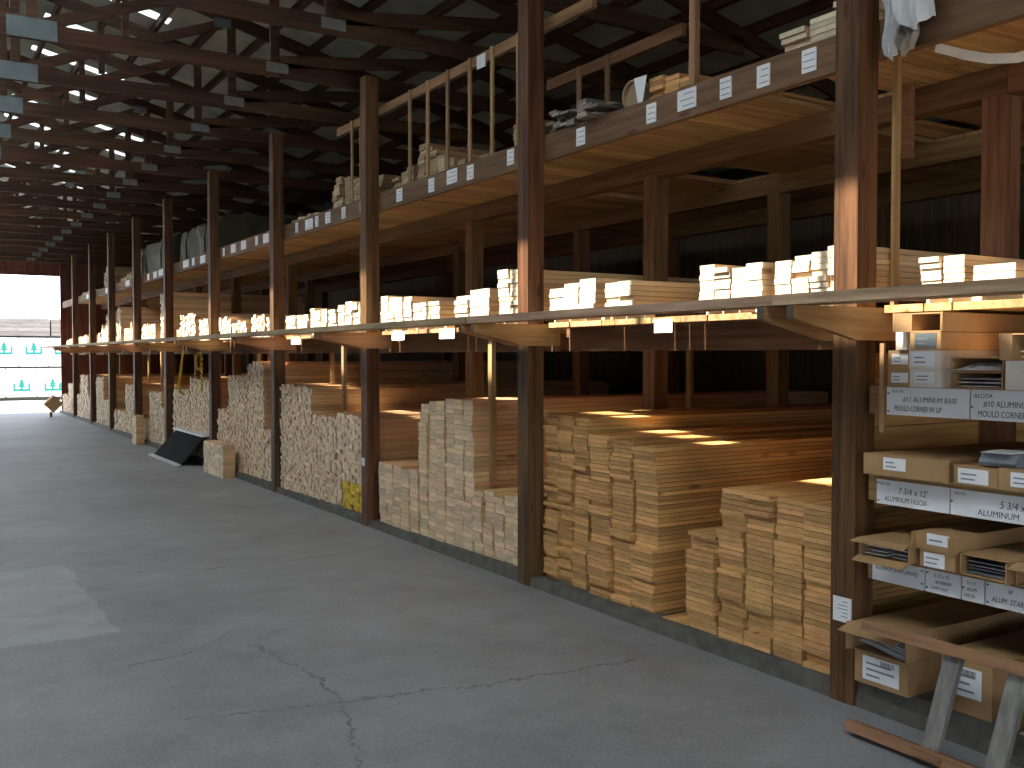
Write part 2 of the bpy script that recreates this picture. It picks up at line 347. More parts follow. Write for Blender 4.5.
# roof: sheets between translucent strips, purlins, open gap beside the ridge
ceil = thing('ceiling', 'grey green metal roof sheets on dark purlins with pale skylight strips', None, (0, 0, 0)); ceil['kind'] = 'structure'
TY = [8.0 + 1.49 * k for k in range(-13, 17)]
SLOT0, SLOT1 = 0.24, 0.77
def slope_slab(x0, x1, y0, y1, t=0.014, lift=0.10):
    z0, z1 = rz(x0) + lift, rz(x1) + lift
    return MB().hexa([(x0, y0, z0), (x1, y0, z1), (x1, y1, z1), (x0, y1, z0), (x0, y0, z0 + t), (x1, y0, z1 + t), (x1, y1, z1 + t), (x0, y1, z0 + t)])
for i, t in enumerate(TY):
    y0, y1 = t - 0.05, min(t + 1.49 - 0.36, YF + 0.3)
    ya, yb = t - 0.36, t - 0.05
    gap = 0.13 if 1.5 < t < 2.5 else SLOT0             # one unseen sheet cut short to let sun onto the cartons
    xs = 2.75 if t < 17.5 else 3.6
    if t < YF:
        for u, v in ((SLOT1, RX), (RX, XB + 0.3)): part(slope_slab(u, v, y0, y1), 'roof_sheet', 'roof', ceil)
        part(slope_slab(XL - 0.4, -0.75, y0, y1), 'roof_sheet', 'roof', ceil); part(slope_slab(-0.75, gap, y0, y1), 'added_ridge_sheet', 'added_ridge', ceil)  # translucent sheet by the ridge is unseen, added to brighten the lumber ends
    for u, v in ((SLOT1, RX), (RX, 1.55), (xs, XB + 0.3), (XL - 0.4, -3.2)): part(slope_slab(u, v, ya, yb), 'roof_sheet', 'roof', ceil)
    part(slope_slab(1.55, xs, ya + .002, yb - .09), 'skylight_strip', 'skylight', ceil); part(slope_slab(1.55, xs, yb - .088, yb), 'roof_sheet', 'roof', ceil)
    part(slope_slab(-3.2, -0.75, ya, yb), 'skylight_strip', 'skylight', ceil); part(slope_slab(-0.75, SLOT0, ya, yb), 'added_ridge_sheet', 'added_ridge', ceil)  # unseen left slope strips and ridge sheets, added to light stacks and floor
px = [RX + 0.16 + 0.5 * i for i in range(17)] + [0.20 - 0.62 * i for i in range(9)]
for x in px:
    z = rz(x)
    s = -SL if x > RX else SL
    part(MB().hexa([(x - .02, TY[0] - .3, z - .02 * s), (x + .02, TY[0] - .3, z + .02 * s), (x + .02, YF - .02, z + .02 * s), (x - .02, YF - .02, z - .02 * s),
                    (x - .02, TY[0] - .3, z - .02 * s + .095), (x + .02, TY[0] - .3, z + .02 * s + .095), (x + .02, YF - .02, z + .02 * s + .095), (x - .02, YF - .02, z - .02 * s + .095)]), 'purlin', 'purlin', ceil)

# ------------------------------------------------------------------ roof trusses
def truss(y, label):
    T = thing('roof_truss', label, 'truss', (RX, y, 4.45), 'timber roof trusses over the aisle')
    h = 0.02
    def web(a, b, wd=0.095, yo=0.0, nm='web', mt='truss'):
        part(MB().bar((a[0], y + yo, a[1]), (b[0], y + yo, b[1]), 0.038, wd, up=(0, 0, 1) if abs(a[0] - b[0]) > .3 else (1, 0, 0)), nm, mt, T)
    zc = 4.525
    web((-4.85, zc), (-1.24, zc), .15, 0, 'bottom_chord'); web((-1.23, zc), (3.17, zc), .15, 0, 'bottom_chord'); web((3.18, zc), (6.5, zc - .02), .15, 0, 'bottom_chord')
    for sgn in (1, -1):
        e = XB + .1 if sgn > 0 else XL - .25
        d = 0.075
        web((RX + sgn * .02, rz(RX) - d), (e, rz(e) - d), .14, 0, 'top_chord')
        J = lambda q: RX + sgn * q
        web((J(.06), zc + .06), (J(2.05), rz(J(2.05)) - .17), .10, .0)
        web((J(2.16), zc + .07), (J(2.16), rz(J(2.16)) - .15), .09, .001)
        web((J(2.22), zc + .075), (J(4.15), rz(J(4.15)) - .15), .12, .0)
        web((J(1.05), rz(J(1.05)) - .15), (J(1.05), zc + .52), .07, .03)
        part(bx(J(2.18) - .11, J(2.18) + .11, y - .026, y - .020, zc - .035, zc + .06), 'splice_plate', 'plate2', T)
        part(bx(J(2.06) - .09, J(2.06) + .09, y - .026, y - .020, rz(J(2.06)) - .21, rz(J(2.06)) - .11), 'node_plate', 'plate', T)
    web((RX, zc + .076), (RX, rz(RX) - .15), .09, 0, 'king_post')
    part(bx(RX - .2, RX + .2, y - .030, y - .020, zc - .07, zc + .105), 'gusset_plate', 'plate', T)
    part(bx(RX - .16, RX + .16, y - .026, y - .020, rz(RX) - .22, rz(RX) - .07), 'ridge_plate', 'plate', T)
    return T
for i, t in enumerate(TY):
    if t < YF - 0.1:
        m = i - 13
        w = 'above or behind the camera' if m < 0 else ('nearest timber roof truss whose bottom chord shows in the photo' if m == 0 else '%s timber roof truss in view counted from the near end' % ordn(m + 1))
        truss(t, w if m >= 0 else '%s timber roof truss back towards the camera from the nearest one in view' % ordn(-m))

# ------------------------------------------------------------------ rack posts with their brackets
ordw = ['out of view post beyond the cartons', 'nearest front post with a white paper tag low down', 'second front post beside the wide board stacks', 'third front post beside the tall stud stack',
        'fourth front post beside the yellow ended studs', 'fifth front post with yellow straps beside it', 'sixth front post behind the black leaning panel', 'seventh front post from the near end',
        'eighth front post from the near end', 'ninth front post from the near end', 'farthest front post next to the end opening']
POSTS = []
for i, y in enumerate(PY):
    T = thing('rack_post', 'dark square timber ' + ordw[i], 'post', (3.95, y + PW / 2, 0), 'front posts of the lumber racks'); POSTS.append(T)
    ztop = 4.45 if i % 2 == 0 else 4.45
    j = random.uniform(-.004, .004)
    part(bx(3.88, 4.02, y, y + PW, 0, 1.80), 'lower_shaft', 'post', T)
    part(bx(3.88, 4.02, y, y + PW, 1.80, 4.46), 'upper_shaft', 'post', T)
    for ya, yb in ((y - .042, y - .001), (y + PW + .001, y + PW + .042)):
        part(MB().prism_y([(3.40, 1.932), (3.40, 1.872), (3.84, 1.775), (4.14, 1.775), (4.14, 1.932)], ya, yb), 'bracket', 'bracket', T)
for row, (xc, zt) in enumerate(((5.15, 3.12), (6.55, 3.12), (7.9, 3.12))):
    for i, y in enumerate(PY):
        lb = 'brown inner rack post, %s row back, level with the %s front post' % (('second', 'third', 'fourth')[row], ordn(i) if i else 'nearest hidden')
        single(bx(xc - .07, xc + .07, y, y + PW, .0605, zt), 'inner_post', 'post_in', lb, 'post', (xc, y + PW / 2, .0605), 'inner posts of the lumber racks')
part(bx(3.872, 3.879, PY[1] + .012, PY[1] + .118, .40, .52), 'paper_tag', 'paper', POSTS[1])
for q in range(5):
    part(bx(3.8712, 3.8718, PY[1] + .03, PY[1] + .03 + random.uniform(.03, .07), .425 + .018 * q, .429 + .018 * q), 'writing', 'ink_grey', POSTS[1])
part(bx(3.874, 3.8795, PY[3] + .05, PY[3] + .12, .60, .68), 'metal_tag', 'alu', POSTS[3])

# ------------------------------------------------------------------ beams, shelves, planks
bays = list(zip(PY, PY[1:] + [YF - 0.15]))
def bayword(i):
    return ['carton bay', 'wide board bay', 'tall stud stack bay', 'yellow ended stud bay', 'low bundle bay', 'yellow strap bay', 'seventh bay', 'eighth bay', 'ninth bay', 'tenth bay', 'farthest bay'][i]
BW = bayword
tagY = [(11.41, .12), (10.99, .32), (10.74, .12), (10.39, .2), (9.93, .14), (9.44, .1), (8.53, .16), (7.86, .14), (7.47, .24), (7.15, .14), (6.51, .13), (5.58, .13), (4.82, .12), (4.49, .215), (4.16, .12), (3.87, .125), (3.55, .125),
        (12.2, .14), (12.6, .3), (13.0, .14), (13.6, .3), (14.1, .3), (14.6, .12), (15.3, .2), (15.8, .4), (16.4, .2), (16.9, .5), (18.3, .2), (18.8, .5), (19.3, .4), (19.9, .2), (22.0, .6), (24.4, .8), (27.3, .7), (30, .6)]
for i, (a, b) in enumerate(bays):
    y0, y1 = a + .0, b
    B = thing('upper_shelf', 'upper lumber shelf with yellow deck boards over the ' + BW(i), 'shelf', (4.05, a, 3.12), 'upper shelves of the racks')
    part(bx(4.026, 4.075, y0 + .002, y1 - .002, 3.14, 3.325), 'fascia_beam', 'fascia', B)
    for xc in (5.15, 6.55, 7.9):
        part(bx(xc - .06, xc + .06, y0 + .002, y1 - .002, 3.122, 3.279), 'beam', 'beam', B)
    y = y0
    k = 0
    while y < y1 - .05:
        w = random.choice((.19, .235, .235, .28)); w = min(w, y1 - y)
        for sgm, (xa, xb) in enumerate(((4.078, 5.149), (5.151, 6.549), (6.551, 8.6))):
            if (i == 1 and sgm == 0 and 3.85 < y + w / 2 < 4.3): continue
            if (i == 2 and sgm == 1 and 6.12 < y + w / 2 < 6.42): continue
            if (i == 1 and sgm == 1 and 3.95 < y + w / 2 < 4.5): continue
            if random.random() < (.0 if sgm == 0 else .05): continue
            part(bx(xa, xb, y + .003, y + w - .003, 3.28 + random.uniform(0, .004), 3.318), 'deck_board', 'deck', B)
        y += w; k += 1
    q = 0
    for ty, tw in tagY:
        if y0 < ty < y1:
            dz = random.uniform(-.01, .01)
            t = part(bx(4.019, 4.0255, ty - tw * .38, ty + tw * .38, 3.18 + dz, 3.30 + dz), 'paper_tag', 'paper', B)
            if ty < 12:
                for r in range(3):
                    part(bx(4.0178, 4.0185, ty - tw * .32, ty + tw * random.uniform(.05, .35), 3.20 + .035 * r + dz, 3.205 + .035 * r + dz), 'writing', 'ink_grey', t)
    Lw = thing('lower_shelf', 'lower lumber shelf at head height in the ' + BW(i), 'shelf', (4.1, a, 1.74), 'lower shelves of the racks')
    ya, yb = a + PW + .045, b - .045
    if i: part(bx(4.22, 4.27, a + PW + .002, b - .002, 1.735, 1.905), 'front_beam', 'beam', Lw)
    for xc in (5.15, 6.55, 7.9):
        part(bx(xc - .06, xc + .06, a + PW + .002, b - .002, 1.76, 1.905), 'beam', 'beam', Lw)
    y = a + PW + .05
    while y < b - .07:
        w = random.choice((.14, .19, .19, .235)); w = min(w, b - .05 - y)
        part(bx(4.025 + random.uniform(-.015, .01), 6.9, y + .002, y + w - .002, 1.908, 1.944), 'deck_board', 'deck', Lw)
        y += w
for ty, tw, tz in ((4.67, .17, 1.845), (7.53, .28, 1.85), (8.52, .28, 1.85), (11.41, .32, 1.84), (15.55, .4, 1.83), (22.6, .5, 1.83)):
    i = [k for k, (a, b) in enumerate(bays) if a < ty < b][0]
    single(bx(3.998, 4.001, ty - tw / 2, ty + tw / 2, tz, tz + .085), 'shelf_tag', 'paper', 'white card under the lower shelf in the ' + BW(i) + (' nearer the tall stack' if ty == 7.53 else (' next to the post' if ty == 8.52 else '')), 'tag', (3.987, ty, tz), 'white cards under the lower shelf')
# front planks resting on the brackets
ends = [0.25, 3.21, 6.12, 9.08, 14.9, 20.68, 26.2, 31.9]
pw = ['over the cartons', 'over the wide boards', 'over the tall stud stack', 'over the fourth and fifth bays', 'over the yellow strap bay', 'over the eighth and ninth bays', 'at the far end']
for k in range(len(ends) - 1):
    a, b = ends[k], ends[k + 1]
    z = 1.934
    single(bx(3.41 + random.uniform(-.012, .012), 3.60, a + .004, b - .004, z, z + .048), 'shelf_plank', 'plank', 'long weathered grey front plank of the lower shelf ' + pw[k], 'plank', (3.5, (a + b) / 2, z), 'front planks of the lower shelf')

# ------------------------------------------------------------------ lumber
_board = {}
def board_mesh(L, w, t, mat):
    key = (L, w, t, mat)
    if key not in _board:
        me = bpy.data.meshes.new('board'); b = bx(0, L, -w / 2, w / 2, 0, t)
        me.from_pydata(b.v, [], b.f); me.materials.append(MT[mat]); _board[key] = me
    return _board[key]
def stack(name, cat, y0, y1, z0, z1, w, t, mat, where, x0=3.97, L=4.3, jit=.018, group='', pad=.0022, lean=0.0, drop=0, cols=None, wild=.22):
    """columns of boards lying on each other, ends towards the aisle; every board its own object"""
    nc = cols or max(1, round((y1 - y0) / w)); wid = (y1 - y0) / nc
    for c in range(nc):
        yc = y1 - wid * (c + .5)                       # counted from the far side = left in the picture
        zt = z1 if not callable(z1) else z1(c)
        nr = max(1, int(round((zt - z0) / t))); th = (zt - z0) / nr
        me = board_mesh(L, round(wid - pad * 2 - .004, 4), round(th - .003, 4), mat)
        xs = 0; ys = 0; cx = random.uniform(-.012, .012)
        for r in range(nr):
            if random.random() < wild: xs = random.uniform(-jit, jit); ys = random.uniform(-1, 1) * pad * .8
            ob = bpy.data.objects.new(name, me); COL.objects.link(ob)
            ob.location = (x0 + cx + xs + random.uniform(-.006, .006), yc + ys + random.uniform(-.001, .001) + lean * (r / nr), z0 + r * th)
            top = nr - 1 - r
            rw = 'topmost' if top == 0 else ('bottom' if r == 0 else ordn(top + 1) + ' from top')
            cw = (nth(c, nc, 'leftmost', 'rightmost') + ' column of ') if nc > 1 else ''
            tag(ob, '%s, %s, %s%s' % (cat, rw, cw, where), 'board', group)
def stuff_stack(mb, y0, y1, z0, z1, w, t, x0=3.97, L=4.3, jit=.014, rag=0.0, standing=False):
    nc = max(1, round((y1 - y0) / w)); wid = (y1 - y0) / nc
    for c in range(nc):
        ya = y0 + wid * c; zt = z1 - random.uniform(0, rag)
        nr = max(1, int(round((zt - z0) / t))); th = (zt - z0) / nr
        for r in range(nr):
            x = x0 + random.uniform(-jit, jit)
            mb.box(x, x + L, ya + .002, ya + wid - .002 - random.choice((0, 0, .004)), z0 + r * th + .0006, z0 + (r + 1) * th - .0010)

Z0 = .0645
# wide boards of the nearest bay
g = 'wide boards stacked in the nearest lumber bay'
stack('wide_board', 'wide pine board', 5.47, 5.653, Z0, 1.265, .19, .028, 'board', 'rightmost column of tall stack beside second post', x0=4.02, group=g, cols=1, pad=.007, jit=.024)
wb_ = MB(); stuff_stack(wb_, 5.66, 6.02, Z0, 1.275, .18, .028, x0=4.02, jit=.02)
o = wb_.build('wide_board_stock', 'board', None, (4.02, 5.85, Z0)); tag(o, 'two columns of wide boards half hidden by the second post', 'lumber', None, 'stuff')
stack('wide_board', 'wide pine board', 4.70, 5.40, Z0, lambda c: (1.17, 1.15, 1.125)[c], .2, .028, 'board', 'middle tall wide board stack', x0=3.97, group=g, cols=3, pad=.007, jit=.024)
stack('wide_board', 'wide pine board', 4.135, 4.385, Z0 + .02, .665, .25, .028, 'board', 'short column left of the low stack', x0=3.95, group=g, pad=.007, jit=.024)
stack('wide_board', 'wide pine board', 3.275, 4.125, Z0, .945, .2, .028, 'board', 'low stack by nearest post', x0=3.94, group=g, cols=4, pad=.007, jit=.024)
single(bx(3.96, 8.2, 4.40, 4.62, .0645, .085), 'loose_board', 'board', 'single flat board on the slab between the wide board stacks', 'board', (3.96, 4.5, .0645))
# planed timber of the next bay
g = 'planed planks stacked around the tall stack'
stack('planed_plank', 'planed plank', 6.195, 6.96, Z0, lambda c: (.60, .62, .585, .62, .63)[c], .16, .042, 'stud', 'low pile right of tall stack', x0=3.95, group=g, cols=5, jit=.012)
stack('planed_plank', 'planed plank', 6.985, 7.97, Z0, lambda c: (1.27, 1.30, 1.31, 1.335, 1.335, 1.335)[c], .17, .042, 'stud', 'tall planed stack', x0=3.95, group=g, cols=6, jit=.012)
stack('planed_plank', 'planed plank', 8.0, 8.87, Z0, lambda c: (.66, .66, .66, .64, .66)[c], .17, .042, 'stud', 'low pile left of tall stack', x0=3.95, group=g, cols=5, jit=.012)
# everything farther down the aisle: too many to count
far = MB()
for y0, y1, z1, w, t in ((9.17, 9.83, 1.09, .09, .04), (9.86, 9.98, 1.10, .09, .04), (10.0, 10.74, 1.04, .075, .036), (10.76, 11.84, 1.36, .075, .036),
                         (12.03, 12.5, .77, .08, .038), (12.52, 13.2, 1.63, .08, .038), (13.22, 14.15, 1.43, .06, .034), (14.2, 14.74, .93, .09, .04),
                         (14.98, 16.4, 1.37, .08, .04), (16.42, 17.6, 1.16, .08, .04), (17.98, 18.55, .77, .08, .04), (18.57, 19.55, 1.05, .08, .04),
                         (20.75, 21.97, 1.12, .09, .045), (19.6, 20.5, .48, .09, .045), (22.0, 23.3, .52, .09, .045), (23.6, 24.68, .70, .09, .045), (24.7, 25.75, 1.2, .09, .045),
                         (26.28, 27.03, .70, .1, .05), (27.05, 28.3, 1.22, .1, .05), (28.32, 28.9, .68, .1, .05), (29.3, 30.6, .95, .1, .05), (30.7, 31.8, .6, .1, .05)):
    z = Z0
    if y0 == 9.17: z = .375
    stuff_stack(far, y0, y1, z, z1, w, t, rag=.05, x0=3.95)
o = far.build('stud_stock', 'stud_far', None, (4, 20, .09)); tag(o, 'pale stud ends stacked in the bays beyond the third post', 'lumber', None, 'stuff')
fy = MB(); stuff_stack(fy, 9.17, 9.83, Z0, .372, .09, .04, x0=3.95)
o = fy.build('yellow_stud_stock', 'stud_yellow', None, (4, 9.5, .09)); tag(o, 'studs with yellow sprayed ends at the foot of the stack by the third post', 'lumber', None, 'stuff')
bl = MB(); stuff_stack(bl, 13.55, 14.6, 0.0, .46, .12, .045, x0=3.70, L=.17, jit=.005)
o = bl.build('block_bundle', 'stud_far', None, (3.7, 14, 0)); tag(o, 'low bundle of short blocks standing out on the floor before the stacks', 'bundle', None, 'stuff')
bl = MB(); stuff_stack(bl, 19.65, 20.05, 0.0, .55, .1, .05, x0=3.72, L=.15, jit=.005)
o = bl.build('block_bundle', 'stud_far', None, (3.7, 19.9, 0)); tag(o, 'small upright bundle of blocks in front of the seventh post', 'bundle', None, 'stuff')

# lumber on the lower shelf, ends in the sun
g = 'pale boards on the lower shelf'
ZS = 1.992
def runner(y0, y1, where):
    for xr in (4.06, 6.2):
        single(bx(xr, xr + .085, y0, y1, 1.9445, 1.9915), 'runner', 'shelf_board', ('front' if xr < 5 else 'rear') + ' wooden runner under ' + where, 'runner', (xr, y0, 1.9445), 'runners under the shelf piles')
def pile(y0, y1, zt, w, t, where, x0=4.0, jit=.02, cols=None):
    runner(y0 - .03, y1 + .01, where)
    stack('shelf_board', 'pale board', y0, y1, ZS, zt, w, t, 'shelf_board', where, x0=x0, L=3.6, jit=jit, group=g, cols=cols)
pile(2.40, 2.60, 2.10, .2, .035, 'low pile above the cartons')
pile(2.64, 2.86, 2.155, .11, .027, 'pile above cartons nearest first post')
pile(3.30, 3.78, lambda c: (2.215, 2.235, 2.245, 2.265)[c], .12, .03, 'high pile left of first post', cols=4, x0=4.03)
pile(3.82, 4.34, lambda c: (2.235, 2.21, 2.2, 2.215)[c], .13, .03, 'second pile left of first post', cols=4)
pile(4.95, 5.27, lambda c: 2.19, .16, .033, 'small pile over the wide boards', cols=2)
pile(5.38, 5.95, lambda c: (2.19, 2.215, 2.235)[c], .19, .033, 'pile right of second post', cols=3)
pile(6.33, 6.66, lambda c: (2.38, 2.37)[c], .16, .036, 'highest shelf pile at second post', cols=2)
pile(6.80, 7.14, lambda c: 2.25, .17, .036, 'block pile over tall stack', cols=2)
pile(7.15, 7.38, lambda c: 2.21, .2, .036, 'narrow pile over tall stack', cols=1)
pile(7.68, 8.22, lambda c: 2.19, .18, .036, 'low pile right of third post', cols=3)
pile(8.25, 8.93, lambda c: (2.29, 2.27, 2.26, 2.26)[c], .17, .036, 'broad pile right beside third post', cols=4)
pile(9.30, 10.03, lambda c: (2.25, 2.28, 2.26, 2.25)[c], .18, .038, 'pile left of third post', cols=4)
pile(10.05, 10.36, lambda c: 2.21, .15, .038, 'narrow pile in yellow ended bay', cols=2)
pile(10.39, 10.90, lambda c: (2.25, 2.22, 2.23)[c], .17, .038, 'middle pile in yellow ended bay', cols=3)
pile(11.0, 11.75, lambda c: 2.19, .18, .038, 'pile right of fourth post', cols=4)
fs = MB()
for y0, y1, zt, w, t in ((12.22, 12.54, 2.22, .1, .04), (12.6, 13.18, 2.26, .1, .04), (13.42, 14.14, 2.21, .12, .04), (14.22, 14.78, 2.28, .12, .04), (15.32, 15.95, 2.31, .12, .04), (16.25, 17.2, 2.42, .1, .04), (17.22, 17.48, 2.2, .1, .04),
                         (19.25, 20.45, 2.34, .1, .05), (21.1, 21.6, 2.42, .06, .05), (21.65, 22.3, 2.30, .06, .05), (27.2, 27.9, 2.26, .08, .05), (27.95, 28.9, 2.24, .08, .05), (29.6, 31.2, 2.2, .1, .05)):
    stuff_stack(fs, y0, y1, 1.946, zt, w, t, x0=4.0, L=3.4, rag=.06)
for y0, y1, zt in ((18.0, 18.75, 2.86), (22.7, 23.2, 2.83), (23.95, 24.5, 2.75), (24.5, 25.2, 2.5), (25.2, 25.75, 2.3)):
    stuff_stack(fs, y0, y1, 1.946, zt, .09, .06, x0=4.0, L=2.5, rag=.22)
o = fs.build('shelf_stock', 'shelf_board', None, (4, 20, 1.95)); tag(o, 'sunlit boards on the lower shelf beyond the fourth post', 'lumber', None, 'stuff')

# loft lumber
g = 'boards lying on the upper shelf'
ZU = 3.3255
def upile(y0, y1, zt, w, t, where, cols, mat='top_board', x0=4.15, L=3.0, jit=.03, nm='loft_board', word='loft board', wild=.22):
    stack(nm, word, y0, y1, ZU, zt, w, t, mat, where, x0=x0, L=L, jit=jit, group=g, cols=cols, wild=wild)
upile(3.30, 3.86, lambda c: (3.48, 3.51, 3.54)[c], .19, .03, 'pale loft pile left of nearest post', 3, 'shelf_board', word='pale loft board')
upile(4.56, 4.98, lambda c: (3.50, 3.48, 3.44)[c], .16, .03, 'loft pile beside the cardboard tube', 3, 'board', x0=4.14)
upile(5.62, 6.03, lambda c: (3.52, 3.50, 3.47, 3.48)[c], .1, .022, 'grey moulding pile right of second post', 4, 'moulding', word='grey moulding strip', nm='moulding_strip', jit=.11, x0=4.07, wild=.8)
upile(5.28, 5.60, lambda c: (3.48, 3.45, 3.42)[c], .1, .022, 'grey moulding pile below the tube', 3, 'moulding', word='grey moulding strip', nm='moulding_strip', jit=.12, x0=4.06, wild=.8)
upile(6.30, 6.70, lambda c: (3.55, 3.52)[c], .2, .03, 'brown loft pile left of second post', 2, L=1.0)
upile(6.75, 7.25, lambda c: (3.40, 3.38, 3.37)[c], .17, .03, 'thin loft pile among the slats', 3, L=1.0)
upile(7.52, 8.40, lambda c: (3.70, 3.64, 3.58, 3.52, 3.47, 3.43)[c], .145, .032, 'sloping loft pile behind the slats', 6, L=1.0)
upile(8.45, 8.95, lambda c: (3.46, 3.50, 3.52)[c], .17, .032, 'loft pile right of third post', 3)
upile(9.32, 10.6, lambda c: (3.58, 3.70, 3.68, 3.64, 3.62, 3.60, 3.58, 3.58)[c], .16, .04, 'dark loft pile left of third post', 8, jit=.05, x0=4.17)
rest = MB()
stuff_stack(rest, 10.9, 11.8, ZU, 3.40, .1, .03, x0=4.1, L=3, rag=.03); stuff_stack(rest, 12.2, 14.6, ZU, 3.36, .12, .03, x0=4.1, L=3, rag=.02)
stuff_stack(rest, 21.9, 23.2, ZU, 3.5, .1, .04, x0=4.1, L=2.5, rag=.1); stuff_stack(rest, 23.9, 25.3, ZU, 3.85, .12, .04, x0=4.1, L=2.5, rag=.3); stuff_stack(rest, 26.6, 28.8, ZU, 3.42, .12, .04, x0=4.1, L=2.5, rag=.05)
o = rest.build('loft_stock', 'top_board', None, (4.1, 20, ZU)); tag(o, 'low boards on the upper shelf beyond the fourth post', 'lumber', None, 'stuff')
def tarped(y0, y1, z1, label):
    mb = MB(); n = 10; rows = []
    for i in range(n + 1):
        y = y0 + (y1 - y0) * i / n; s = random.uniform(-.04, .04)
        prof = [(4.1 + random.uniform(-.03, .03), ZU), (4.08 + random.uniform(-.04, .04), ZU + (z1 - ZU) * .5), (4.12 + random.uniform(-.03, .03), z1 - .06 + s), (4.25, z1 + s), (6.6, z1 + s), (6.75, z1 - .08 + s), (6.78, ZU)]
        rows.append([len(mb.v) + k for k in range(len(prof))]); mb.v += [(x, y, z) for x, z in prof]
    for a, b in zip(rows, rows[1:]):
        for k in range(len(a)):
            j = (k + 1) % len(a); mb.f.append((a[k], a[j], b[j], b[k]))
    mb.f.append(tuple(reversed(rows[0]))); mb.f.append(tuple(rows[-1]))
    B = thing('tarped_bundle', label, 'bundle', (5.4, (y0 + y1) / 2, ZU), 'wrapped bundles on the upper shelf')
    part(mb, 'tarp', 'tarp', B)
    for q in (.25, .75):
        y = y0 + (y1 - y0) * q; part(MB().tube([(4.06, y, ZU + .02), (4.05, y, (ZU + z1) / 2), (4.09, y, z1 - .05), (4.25, y, z1 + .045), (6.6, y, z1 + .045)], .012), 'strap', 'black', B)
tarped(15.2, 17.6, 3.86, 'dark olive wrapped bundle on the upper shelf before the sixth post')
tarped(18.1, 21.4, 3.93, 'large dark olive wrapped bundle on the upper shelf behind the sixth post')
# roll in a cardboard tube
tb = thing('cardboard_tube', 'thick brown cardboard tube with a white sheet on the upper shelf', 'tube', (4.1, 5.12, ZU))
tm = MB(); ns = 20
for rr, sgn in ((.098, 1), (.088, -1)):
    for xx in (4.10, 6.3):
        for k in range(ns):
            t = 2 * math.pi * k / ns; tm.v.append((xx, 5.12 + rr * math.cos(t), ZU + .1 + rr * math.sin(t)))
for k in range(ns):
    j = (k + 1) % ns
    tm.f += [(k, j, ns + j, ns + k), (2 * ns + k, 3 * ns + k, 3 * ns + j, 2 * ns + j), (k, 2 * ns + k, 2 * ns + j, j), (ns + k, ns + j, 3 * ns + j, 3 * ns + k)]
part(tm, 'tube_wall', 'tube', tb)
cp = MB(); cp.v = [(4.13, 5.12 + .087 * math.cos(2 * math.pi * k / ns), ZU + .1 + .087 * math.sin(2 * math.pi * k / ns)) for k in range(ns)]; cp.f = [tuple(range(ns))]
cp.v += [(4.14, v[1], v[2]) for v in cp.v]; cp.f.append(tuple(reversed(range(ns, 2 * ns))))
part(cp, 'end_cap', 'tube', tb)
single(MB().hexa([(4.08, 4.985, ZU), (4.084, 4.985, ZU), (4.084, 5.02, ZU), (4.08, 5.02, ZU), (4.09, 4.95, ZU + .19), (4.094, 4.95, ZU + .19), (4.094, 5.08, ZU + .195), (4.09, 5.08, ZU + .195)]), 'white_sheet', 'paper', 'small white card standing against the end of the cardboard tube', 'card', (4.1, 5.0, ZU))

# upright slats and rails on the loft
SLY = (9.84, 9.60, 9.34, 8.43, 8.06, 7.67, 7.27, 6.90, 6.50)
DV = thing('slat_divider', 'long divider of upright slats under a light rail at the loft edge', 'divider', (4.1, 8, 3.3255))
for y in SLY: part(bx(4.078, 4.097, y - .02, y + .02, 3.3255, 4.215), 'slat', 'stick', DV)
rl = part(bx(4.0975, 4.135, 5.55, 10.3, 4.13, 4.215), 'rail', 'rail', DV)
part(bx(4.090, 4.0972, 7.02, 7.16, 4.09, 4.20), 'paper_tag', 'paper', rl)
DV = thing('slat_divider', 'short inner slat divider high behind the second post', 'divider', (5.34, 7, 3.3195))
part(bx(5.32, 5.36, 6.0, 7.95, 4.27, 4.37), 'rail', 'rail', DV)
for y in (7.39, 6.96): part(bx(5.295, 5.318, y - .025, y + .025, 3.3195, 4.36), 'slat', 'stick', DV)
single(bx(4.078, 4.12, 4.485, 4.535, 3.3185, 4.45), 'divider_stick', 'stick', 'thick upright stick rising beside the loft pile near the tube', 'stick', (4.1, 4.51, 3.3185), 'upright slats on the upper shelf')
single(bx(4.35, 4.39, 3.264, 3.29, 1.9445, 3.279), 'divider_stick', 'stick', 'pale upright slat just right of the nearest post', 'slat', (4.37, 3.277, 1.9445))
single(bx(4.95, 4.99, 3.62, 3.68, 2.85, 3.28), 'hanger_block', 'rail', 'short hanging block under the upper shelf right of the nearest post', 'block', (4.97, 3.65, 2.85))
# divider sticks standing between the lower stacks
for k, (y, zb, xx) in enumerate(((7.13 - .15, .65, 4.11), (11.3, 1.37, 4.4), (10.2, 1.10, 4.11), (6.55, .66, 5.9), (12.26, .80, 4.11), (13.4, 1.45, 4.3), (13.9, 1.45, 4.3), (16.0, 1.39, 4.3), (19.3, 1.08, 4.11), (21.4, 1.15, 4.3))):
    single(bx(xx, xx + .04, y - .03, y + .03, zb, 1.905), 'divider_stick', 'stick', 'upright stick under the lower shelf in the %s%s' % (BW([q for q, (a, b) in enumerate(bays) if a < y < b][0]), {1: ' nearer the fourth post', 2: ' nearer the third post', 4: ' beside the fourth post', 5: ' in front', 6: ' farther along', 3: ' deep behind'}.get(k, '')), 'stick', (xx, y, zb), 'divider sticks between the stacks')

